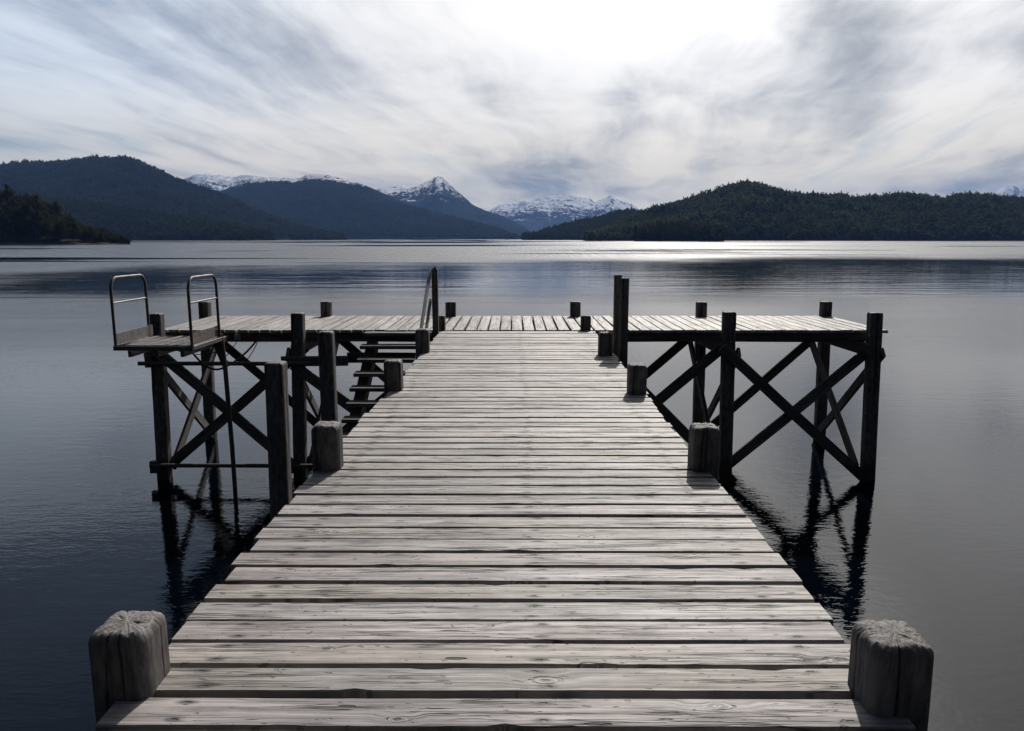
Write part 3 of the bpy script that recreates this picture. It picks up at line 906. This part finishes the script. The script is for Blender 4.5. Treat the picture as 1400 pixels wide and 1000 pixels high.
M['snow_d'] = forest_ground('snowy_rock_ridge', (0.012, 0.016, 0.012), (0.035, 0.036, 0.028), (480, 720, 0.95, 1.4))

hill('A', 'snowy_mountains', M['snow_a'], 10500, 17500, 420, 120, 240, ridged=True, power=0.95, jag=95, seed=11)
hill('A2', 'snowy_mountains', M['snow_a'], 11500, 17500, 160, 60, 200, ridged=True, power=0.95, jag=50, seed=12)
hill('B', 'snowy_mountain', M['snow_b'], 6200, 12500, 420, 140, 170, ridged=True, power=0.85, jag=38, seed=13)
hill('D', 'snowy_mountains', M['snow_d'], 8000, 13500, 260, 70, 160, ridged=True, power=0.9, jag=30, seed=14)
gC = hill('C', 'forested_mountain', M['snow_c'], 4000, 8200, 420, 130, 110, ridged=True, power=0.75, jag=10, seed=15)[1]
gE = hill('E', 'forested_hill', M['far_ground'], 2350, 4700, 300, 90, 80, canopy=13, ridged=True, power=0.72, seed=16)[1]
gE2 = hill('E2', 'forested_hill', M['near_ground'], 1600, 2500, 200, 50, 26, canopy=14, power=0.7, seed=17)[1]
gF = hill('F', 'wooded_point', M['near_ground'], 520, 800, 160, 40, 5, canopy=17, power=0.6, seed=18)[1]
gG1 = hill('G1', 'forested_hill', M['far_ground'], 2150, 3000, 200, 50, 16, canopy=11, power=0.75, seed=19)[1]
gG2 = hill('G2', 'forested_hill', M['near_ground'], 1330, 2600, 320, 80, 55, canopy=12, ridged=True, power=0.72, seed=20)[1]
gG3 = hill('G3', 'wooded_point', M['near_ground'], 1090, 1290, 80, 24, 3, canopy=9, power=0.6, seed=21)[1]

# ---- foliage
def leaf_material(name, c1, c2):
    m, n = material(name)
    a = n.attr('tint').outputs['Fac']
    geo = n.node('ShaderNodeNewGeometry')
    rnd = geo.outputs['Random Per Island']
    c = n.mix(n.m('ADD', n.m('MULTIPLY', a, 0.75), n.m('MULTIPLY', rnd, 0.25)), c1, c2)
    d = n.node('ShaderNodeBsdfDiffuse'); n.put(d.inputs[0], c)
    t = n.node('ShaderNodeBsdfTranslucent'); n.put(t.inputs[0], n.mix(1.0, c, (1.25, 1.15, 0.7), 'MULTIPLY'))
    mx = n.node('ShaderNodeMixShader'); mx.inputs[0].default_value = 0.32
    n.t.links.new(d.outputs[0], mx.inputs[1]); n.t.links.new(t.outputs[0], mx.inputs[2])
    n.out(mx.outputs[0])
    return m
M['leaf'] = leaf_material('forest_foliage', (0.020, 0.031, 0.014), (0.082, 0.099, 0.052))
M['leaf_near'] = leaf_material('point_foliage', (0.010, 0.013, 0.008), (0.042, 0.042, 0.020))
M['leaf_far'] = leaf_material('distant_forest_foliage', (0.010, 0.016, 0.011), (0.036, 0.043, 0.026))

ICO_V = None
def ico():
    global ICO_V
    bm = bmesh.new()
    bmesh.ops.create_icosphere(bm, subdivisions=1, radius=1.0)
    V = np.array([v.co[:] for v in bm.verts]); F = [[v.index for v in f.verts] for f in bm.faces]
    bm.free()
    return V, np.array(F)
IV, IF = ico()

def crown_template(seed, leaves, lobes, leaf, conic=0.0, core=True):
    """unit crown: width 1, height 1, base at z 0; many small triangles over several lobes plus a broken core"""
    r = np.random.default_rng(seed)
    V, F = [], []
    L = []
    for k in range(lobes):
        z = 0.30 + 0.58 * (k / max(1, lobes - 1)) + r.normal() * 0.05
        t = (z - 0.3) / 0.6
        rad = (0.30 - 0.18 * t) if conic else (0.30 - 0.13 * max(0, t) ** 2)
        a = k * 2.4 + r.random()
        off = (0.24 * (1 - t * (1 if conic else 0.65)))
        L.append((np.array([off * math.cos(a), off * math.sin(a), z]), rad * (0.62 + 0.34 * r.random())))
    n0 = 0
    if core:
        for c, rad in L:
            jit = 1 + 0.25 * r.normal(size=(len(IV), 1))
            V.append(c + IV * jit * rad * 0.72 * np.array([1, 1, 0.85])); F.append(IF + n0); n0 += len(IV)
    w = np.array([x[1] ** 2 for x in L]); w /= w.sum()
    pick = r.choice(len(L), leaves, p=w)
    d = r.normal(size=(leaves, 3)); d[:, 2] = d[:, 2] * 0.8 + 0.18
    d /= np.linalg.norm(d, axis=1, keepdims=True)
    rr = np.array([L[i][1] for i in pick])[:, None] * (0.82 + 0.36 * r.random((leaves, 1)))
    c = np.array([L[i][0] for i in pick]) + d * rr * np.array([1, 1, 0.85])
    t1 = r.normal(size=(leaves, 3)); t1 /= np.linalg.norm(t1, axis=1, keepdims=True)
    t2 = np.cross(t1, r.normal(size=(leaves, 3))); t2 /= np.linalg.norm(t2, axis=1, keepdims=True) + 1e-9
    sz = leaf * (0.6 + 0.8 * r.random((leaves, 1)))
    tri = np.stack([c - t1 * sz, c + t1 * sz * 0.9, c + t2 * sz * 1.3], 1).reshape(-1, 3)
    V.append(tri); F.append(np.arange(leaves * 3).reshape(-1, 3) + n0)
    return np.concatenate(V), np.concatenate(F)

def forest(name, pts, H, W, templates, mat, label, hs=0.25, r=None, taper=None):
    r = r or rng
    n = len(pts)
    which = r.integers(0, len(templates), n)
    VV, FF, TT = [], [], []
    base = 0
    for k, (tv, tf) in enumerate(templates):
        p = pts[which == k]
        if len(p) == 0: continue
        m_ = len(p)
        a = r.random(m_) * 2 * math.pi
        h = H * np.clip(1 + hs * r.normal(size=m_), 0.5, 1.7); w = W * np.clip(1 + 0.25 * r.normal(size=m_), 0.6, 1.6)
        if taper: 
            tk = np.clip(taper(p), 0.25, 1); h = h * tk; w = w * (0.4 + 0.6 * tk)
        ca, sa = np.cos(a), np.sin(a)
        x = tv[None, :, 0] * ca[:, None] - tv[None, :, 1] * sa[:, None]
        y_ = tv[None, :, 0] * sa[:, None] + tv[None, :, 1] * ca[:, None]
        z = np.tile(tv[None, :, 2], (m_, 1))
        v = np.stack([x * w[:, None] + p[:, 0:1], y_ * w[:, None] + p[:, 1:2], z * h[:, None] + p[:, 2:3] - 0.1 * H], -1)
        f = tf[None] + (np.arange(m_) * len(tv))[:, None, None] + base
        VV.append(v.reshape(-1, 3)); FF.append(f.reshape(-1, 3))
        big_t = np.clip(0.5 + 1.6 * fbm(p[:, 0] / 160, p[:, 1] / 160, 77, 3), 0, 1)
        TT.append(np.repeat(np.clip(0.62 * big_t + 0.38 * r.random(m_), 0, 1), len(tv)))
        base += m_ * len(tv)
    V = np.concatenate(VV).astype(np.float32); F = np.concatenate(FF).astype(np.int32); T = np.concatenate(TT).astype(np.float32)
    me = bpy.data.meshes.new(name)
    me.vertices.add(len(V)); me.vertices.foreach_set('co', V.ravel())
    me.loops.add(F.size); me.loops.foreach_set('vertex_index', F.ravel())
    me.polygons.add(len(F)); me.polygons.foreach_set('loop_start', np.arange(0, F.size, 3, dtype=np.int32))
    at = me.attributes.new('tint', 'FLOAT', 'POINT'); at.data.foreach_set('value', T)
    me.materials.append(mat)
    me.update(calc_edges=True)
    o = bpy.data.objects.new(name, me)
    col.objects.link(o)
    return tag(o, label, 'forest', None, 'stuff')

T_far = [crown_template(100 + i, 34, 4, 0.16) for i in range(4)]
T_mid = [crown_template(200 + i, 70, 6, 0.10) for i in range(5)]
T_near = [crown_template(300 + i, 420, 10, 0.05) for i in range(6)]

forest('forest', sample(gE, 15000, 0.02, 1.06, vpow=0.8), 16, 19, T_far, M['leaf_far'], 'dark blue-green forest covering the big left hill', 0.3)
forest('forest', sample(gC, 13000, 0.02, 0.74, vpow=0.9), 17, 30, T_far[:2], M['leaf_far'], 'blue forest clothing the long far slope in the middle', 0.3)
forest('forest', sample(gE2, 5500, 0.01, 1.1, vpow=0.9), 15, 16, T_far, M['leaf_far'], 'dark forest on the low ridge behind the left wooded point', 0.3)
forest('forest', sample(gG1, 5000, 0.02, 1.05), 14, 13, T_far, M['leaf_far'], 'dark forest on the low spur left of the right hill', 0.3)
forest('forest', sample(gG2, 11500, 0.008, 1.05, vpow=0.85), 12.5, 15.5, T_mid, M['leaf'], 'dark green forest covering the whole right hill', 0.33)
forest('forest', sample(gG3, 420, 0.01, 1.2), 15, 9.5, T_mid, M['leaf_near'], 'dark trees on the small point in front of the right hill', 0.3)
forest('forest', sample(gF, 420, 0.10, 1.2), 15, 14, T_near, M['leaf_near'], 'dark dense wood covering the left point', 0.22, taper=lambda p: (-330 * p[:, 1] / 640 - p[:, 0]) / 75 + 0.2)

# the front trees of the left point can be told apart: each is a thing with trunk and crown
def bark():
    m, n = material('tree_bark')
    tc = n.node('ShaderNodeTexCoord').outputs['Object']
    a = n.noise(n.v('MULTIPLY', tc, (3.0, 3.0, 0.6)), 1.0, 4.0)
    n.pbr(n.mix(a, (0.03, 0.025, 0.02), (0.09, 0.075, 0.06)), 0.9, n.bump(a, 0.05, 0.8), 0.1)
    return m
M['bark'] = bark()
T_ind = [crown_template(400 + i, 560, 12, 0.042) for i in range(3)]
crown_me = []
for tv, tf in T_ind:
    me = bpy.data.meshes.new('crown')
    me.from_pydata((tv * np.array([13, 13, 18]) + np.array([0, 0, 1.0])).tolist(), [], tf.tolist())
    at = me.attributes.new('tint', 'FLOAT', 'POINT')
    at.data.foreach_set('value', np.full(len(tv), rng.random() * 0.8, np.float32))
    me.materials.append(M['leaf_near'])
    crown_me.append(me)
tb = MB()
tube(tb, [(0, 0, -1.0), (0.1, 0, 3), (0.0, 0.1, 8), (0.2, 0, 13)], 0.32, 8)
for k in range(5):
    a = k * 1.3
    tube(tb, [(0.05, 0.05, 5 + k * 1.3), (1.6 * math.cos(a), 1.6 * math.sin(a), 7 + k * 1.5), (3.4 * math.cos(a), 3.4 * math.sin(a), 8.6 + k * 1.5)], 0.12, 6)
trunk0 = tb.build('trunk', M['bark'], None, smooth=True)
trunk_me = trunk0.data
bpy.data.objects.remove(trunk0)
tp = sample(gF, 60, 0.015, 0.12, WATER + 0.15, r=np.random.default_rng(9))
for k, p in enumerate(tp[:34]):
    t = empty('tree', tuple(p), 'dark bushy tree at the water edge of the left wooded point', 'tree', 'shore trees on the left wooded point')
    s = (0.55 + 0.5 * random.random()) * max(0.3, min(1.0, (-330 * p[1] / 640 - p[0]) / 75 + 0.2))
    t.scale = (s, s, s * random.uniform(0.9, 1.15)); t.rotation_euler = (0, 0, random.uniform(0, 6.28))
    for nm, me in (('trunk', trunk_me), ('crown', crown_me[k % 3])):
        c = bpy.data.objects.new(nm, me); col.objects.link(c); c.parent = t

# ------------------------------------------------------------------ air
def haze():
    me = bpy.data.meshes.new('haze')
    x0, x1, y0, y1, z0, z1 = -12500, 14000, -400, 17900, WATER - 12, 1150
    V = [(x, y, z) for z in (z0, z1) for y in (y0, y1) for x in (x0, x1)]
    me.from_pydata(V, [], [(0, 2, 3, 1), (4, 5, 7, 6), (0, 1, 5, 4), (2, 6, 7, 3), (0, 4, 6, 2), (1, 3, 7, 5)])
    m = bpy.data.materials.new('lake_haze'); m.use_nodes = True
    t = m.node_tree; t.nodes.clear()
    o_ = t.nodes.new('ShaderNodeOutputMaterial'); v = t.nodes.new('ShaderNodeVolumePrincipled')
    v.inputs['Color'].default_value = (0.24, 0.44, 0.94, 1)
    v.inputs['Density'].default_value = 4.4e-5
    v.inputs['Anisotropy'].default_value = 0.0
    t.links.new(v.outputs[0], o_.inputs['Volume'])
    me.materials.append(m)
    o = bpy.data.objects.new('haze', me); col.objects.link(o)
    o['kind'] = 'stuff'; o['label'] = 'thin blue haze over the far shore and mountains'
    o['category'] = 'haze'
haze()

# ------------------------------------------------------------------ sun and sky
sd = bpy.data.lights.new('sun', 'SUN')
sd.energy = 4.0
sd.angle = R(0.8)
sd.color = (1.0, 0.95, 0.88)
so = bpy.data.objects.new('sun', sd)
col.objects.link(so)
az, el = R(SUN_AZ), R(SUN_EL)
sdir = Vector((math.sin(az) * math.cos(el), math.cos(az) * math.cos(el), math.sin(el)))
so.rotation_euler = sdir.to_track_quat('Z', 'Y').to_euler()
so.location = (0, 0, 60)

w = bpy.data.worlds.new('World'); sc.world = w; w.use_nodes = True
n = N(w.node_tree)
sky = n.node('ShaderNodeTexSky', sky_type='NISHITA')
sky.sun_disc = False
sky.sun_elevation = el
sky.sun_rotation = az
sky.altitude = 800; sky.air_density = 1.0; sky.dust_density = 0.6; sky.ozone_density = 1.0
STR = 0.05
D = n.v('NORMALIZE', n.node('ShaderNodeTexCoord').outputs['Generated'])
dx_, dy_, dz_ = n.sep(D)
DEG = 57.29578
AZ = n.m('MULTIPLY', n.m('ARCTAN2', dx_, dy_), DEG)
EL = n.m('MULTIPLY', n.m('ARCSINE', dz_), DEG)
cs = n.m('MAXIMUM', n.v('DOT_PRODUCT', D, tuple(sdir)), 0.0)
glow = n.m('ADD', n.m('MULTIPLY', n.m('POWER', cs, 60.0), 5.0), n.m('ADD', n.m('MULTIPLY', n.m('POWER', cs, 20.0), 0.48), n.m('MULTIPLY', n.m('POWER', cs, 5.0), 0.22)))
# cloud sheet: the direction is carried onto a flat layer whose streaks run towards azimuth 11 degrees
ra = R(11.0)
den = n.m('ADD', n.m('MAXIMUM', dz_, 0.0), 0.10)
qx = n.m('DIVIDE', n.m('SUBTRACT', n.m('MULTIPLY', dx_, math.cos(ra)), n.m('MULTIPLY', dy_, math.sin(ra))), den)
qy = n.m('DIVIDE', n.m('ADD', n.m('MULTIPLY', dx_, math.sin(ra)), n.m('MULTIPLY', dy_, math.cos(ra))), den)
q = n.xyz(qx, qy, 0.0)
wn = n.node('ShaderNodeTexNoise'); wn.inputs['Scale'].default_value = 0.75; wn.inputs['Detail'].default_value = 2
n.put(wn.inputs['Vector'], q)
warp = n.v('SCALE', n.v('SUBTRACT', wn.outputs['Color'], (0.5, 0.5, 0.5)), scale=0.85)
qw = n.v('ADD', q, warp)
big = n.noise(n.v('MULTIPLY', qw, (0.85, 0.28, 1.0)), 1.0, 5.0, 0.55)
streak = n.noise(n.v('MULTIPLY', n.v('ADD', q, n.v('SCALE', warp, scale=0.5)), (2.6, 0.30, 1.0)), 1.0, 5.0, 0.6)
puff = n.noise(n.v('MULTIPLY', qw, (2.2, 1.1, 1.0)), 1.0, 7.0, 0.62)
def blob(a0, e0, sa, se, k, rot=0.0):
    da = n.m('SUBTRACT', AZ, a0); de = n.m('SUBTRACT', EL, e0)
    c_, s_ = math.cos(R(rot)), math.sin(R(rot))
    u_ = n.m('ADD', n.m('MULTIPLY', da, c_), n.m('MULTIPLY', de, s_))
    v_ = n.m('SUBTRACT', n.m('MULTIPLY', de, c_), n.m('MULTIPLY', da, s_))
    d = n.m('ADD', n.m('POWER', n.m('DIVIDE', u_, sa), 2.0), n.m('POWER', n.m('DIVIDE', v_, se), 2.0))
    return n.m('MULTIPLY', n.m('EXPONENT', n.m('MULTIPLY', d, -1.0)), k)
# thicker banks of cloud (they read grey) and thinner bright places
thick = n.m('ADD', n.m('MULTIPLY', n.m('SUBTRACT', big, 0.5), n.ramp(AZ, -24.0, 2.0, 0.7, 1.2)), n.m('MULTIPLY', n.m('SUBTRACT', streak, 0.5), n.ramp(AZ, -24.0, 2.0, 1.35, 0.8)))
thick = n.m('ADD', thick, n.m('MULTIPLY', n.m('SUBTRACT', puff, 0.5), 0.95))
for args in ((23, 13.5, 3.2, 5.0, 0.42, 20), (8, 8.8, 3.0, 2.6, 0.30, 30), (17, 8.0, 4.0, 3.0, 0.16, 30), (2, 4.4, 6.5, 1.8, 0.42, 0), (-14, 11.0, 9, 1.8, 0.10, -18),
             (-22, 14.5, 7, 2.2, 0.20, -12), (24, 6.8, 3, 1.6, 0.18, 10), (29, 3.2, 6, 0.9, 0.30, 4), (32, 11.5, 4, 1.6, 0.25, 12),
             (5, 16.0, 9, 4.0, -0.45, 0), (10.8, 5.6, 2.6, 2.6, -0.28, 35), (29, 8.5, 4.5, 2.0, -0.22, 15), (18.5, 4.2, 3.5, 1.2, -0.12, 10)):
    thick = n.m('ADD', thick, blob(*args))
thick = n.m('ADD', thick, 0.30)
shade = n.ramp(thick, 0.06, 0.98)
light_c = n.mix(n.ramp(EL, 2.0, 12.0), (0.83, 0.745, 0.585), n.mix(n.ramp(AZ, -34.0, -6.0), (0.66, 0.73, 0.81), (0.79, 0.775, 0.757)))
dark_c = n.mix(n.ramp(EL, 2.0, 12.0), (0.225, 0.252, 0.268), n.mix(n.ramp(AZ, -26.0, -2.0), (0.235, 0.285, 0.37), (0.265, 0.285, 0.31)))
cloud = n.mix(shade, light_c, dark_c)
cloud = n.v('ADD', cloud, n.v('SCALE', n.v('MULTIPLY', cloud, (1.0, 0.99, 0.97)), scale=n.m('MULTIPLY', glow, n.ramp(shade, 0.0, 1.0, 1.25, 0.55))))
# away from the sun: sheet thinner, unseen rear sky dimmed to darken camera-facing wood
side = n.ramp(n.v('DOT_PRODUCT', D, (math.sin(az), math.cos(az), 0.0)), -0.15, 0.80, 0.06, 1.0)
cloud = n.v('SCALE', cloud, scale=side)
high = n.m('MULTIPLY', n.ramp(EL, 14.0, 26.0), n.ramp(AZ, -25.0, 4.0, -0.75, 0.0))
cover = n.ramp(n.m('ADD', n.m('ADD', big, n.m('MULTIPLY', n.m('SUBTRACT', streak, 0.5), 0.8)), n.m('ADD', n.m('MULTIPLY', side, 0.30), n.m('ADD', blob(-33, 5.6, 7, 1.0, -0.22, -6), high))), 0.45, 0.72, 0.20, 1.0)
n_s = n.v('SCALE', sky.outputs[0], scale=n.m('MULTIPLY_ADD', side, 0.75, 0.25))  # clear sky behind the camera dimmed too, to cut its light
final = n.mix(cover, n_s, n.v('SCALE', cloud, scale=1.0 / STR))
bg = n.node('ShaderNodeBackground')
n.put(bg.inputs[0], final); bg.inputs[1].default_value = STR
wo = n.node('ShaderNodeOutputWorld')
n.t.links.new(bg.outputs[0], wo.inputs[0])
w.cycles.sampling_method = 'MANUAL'
w.cycles.sample_map_resolution = 1024
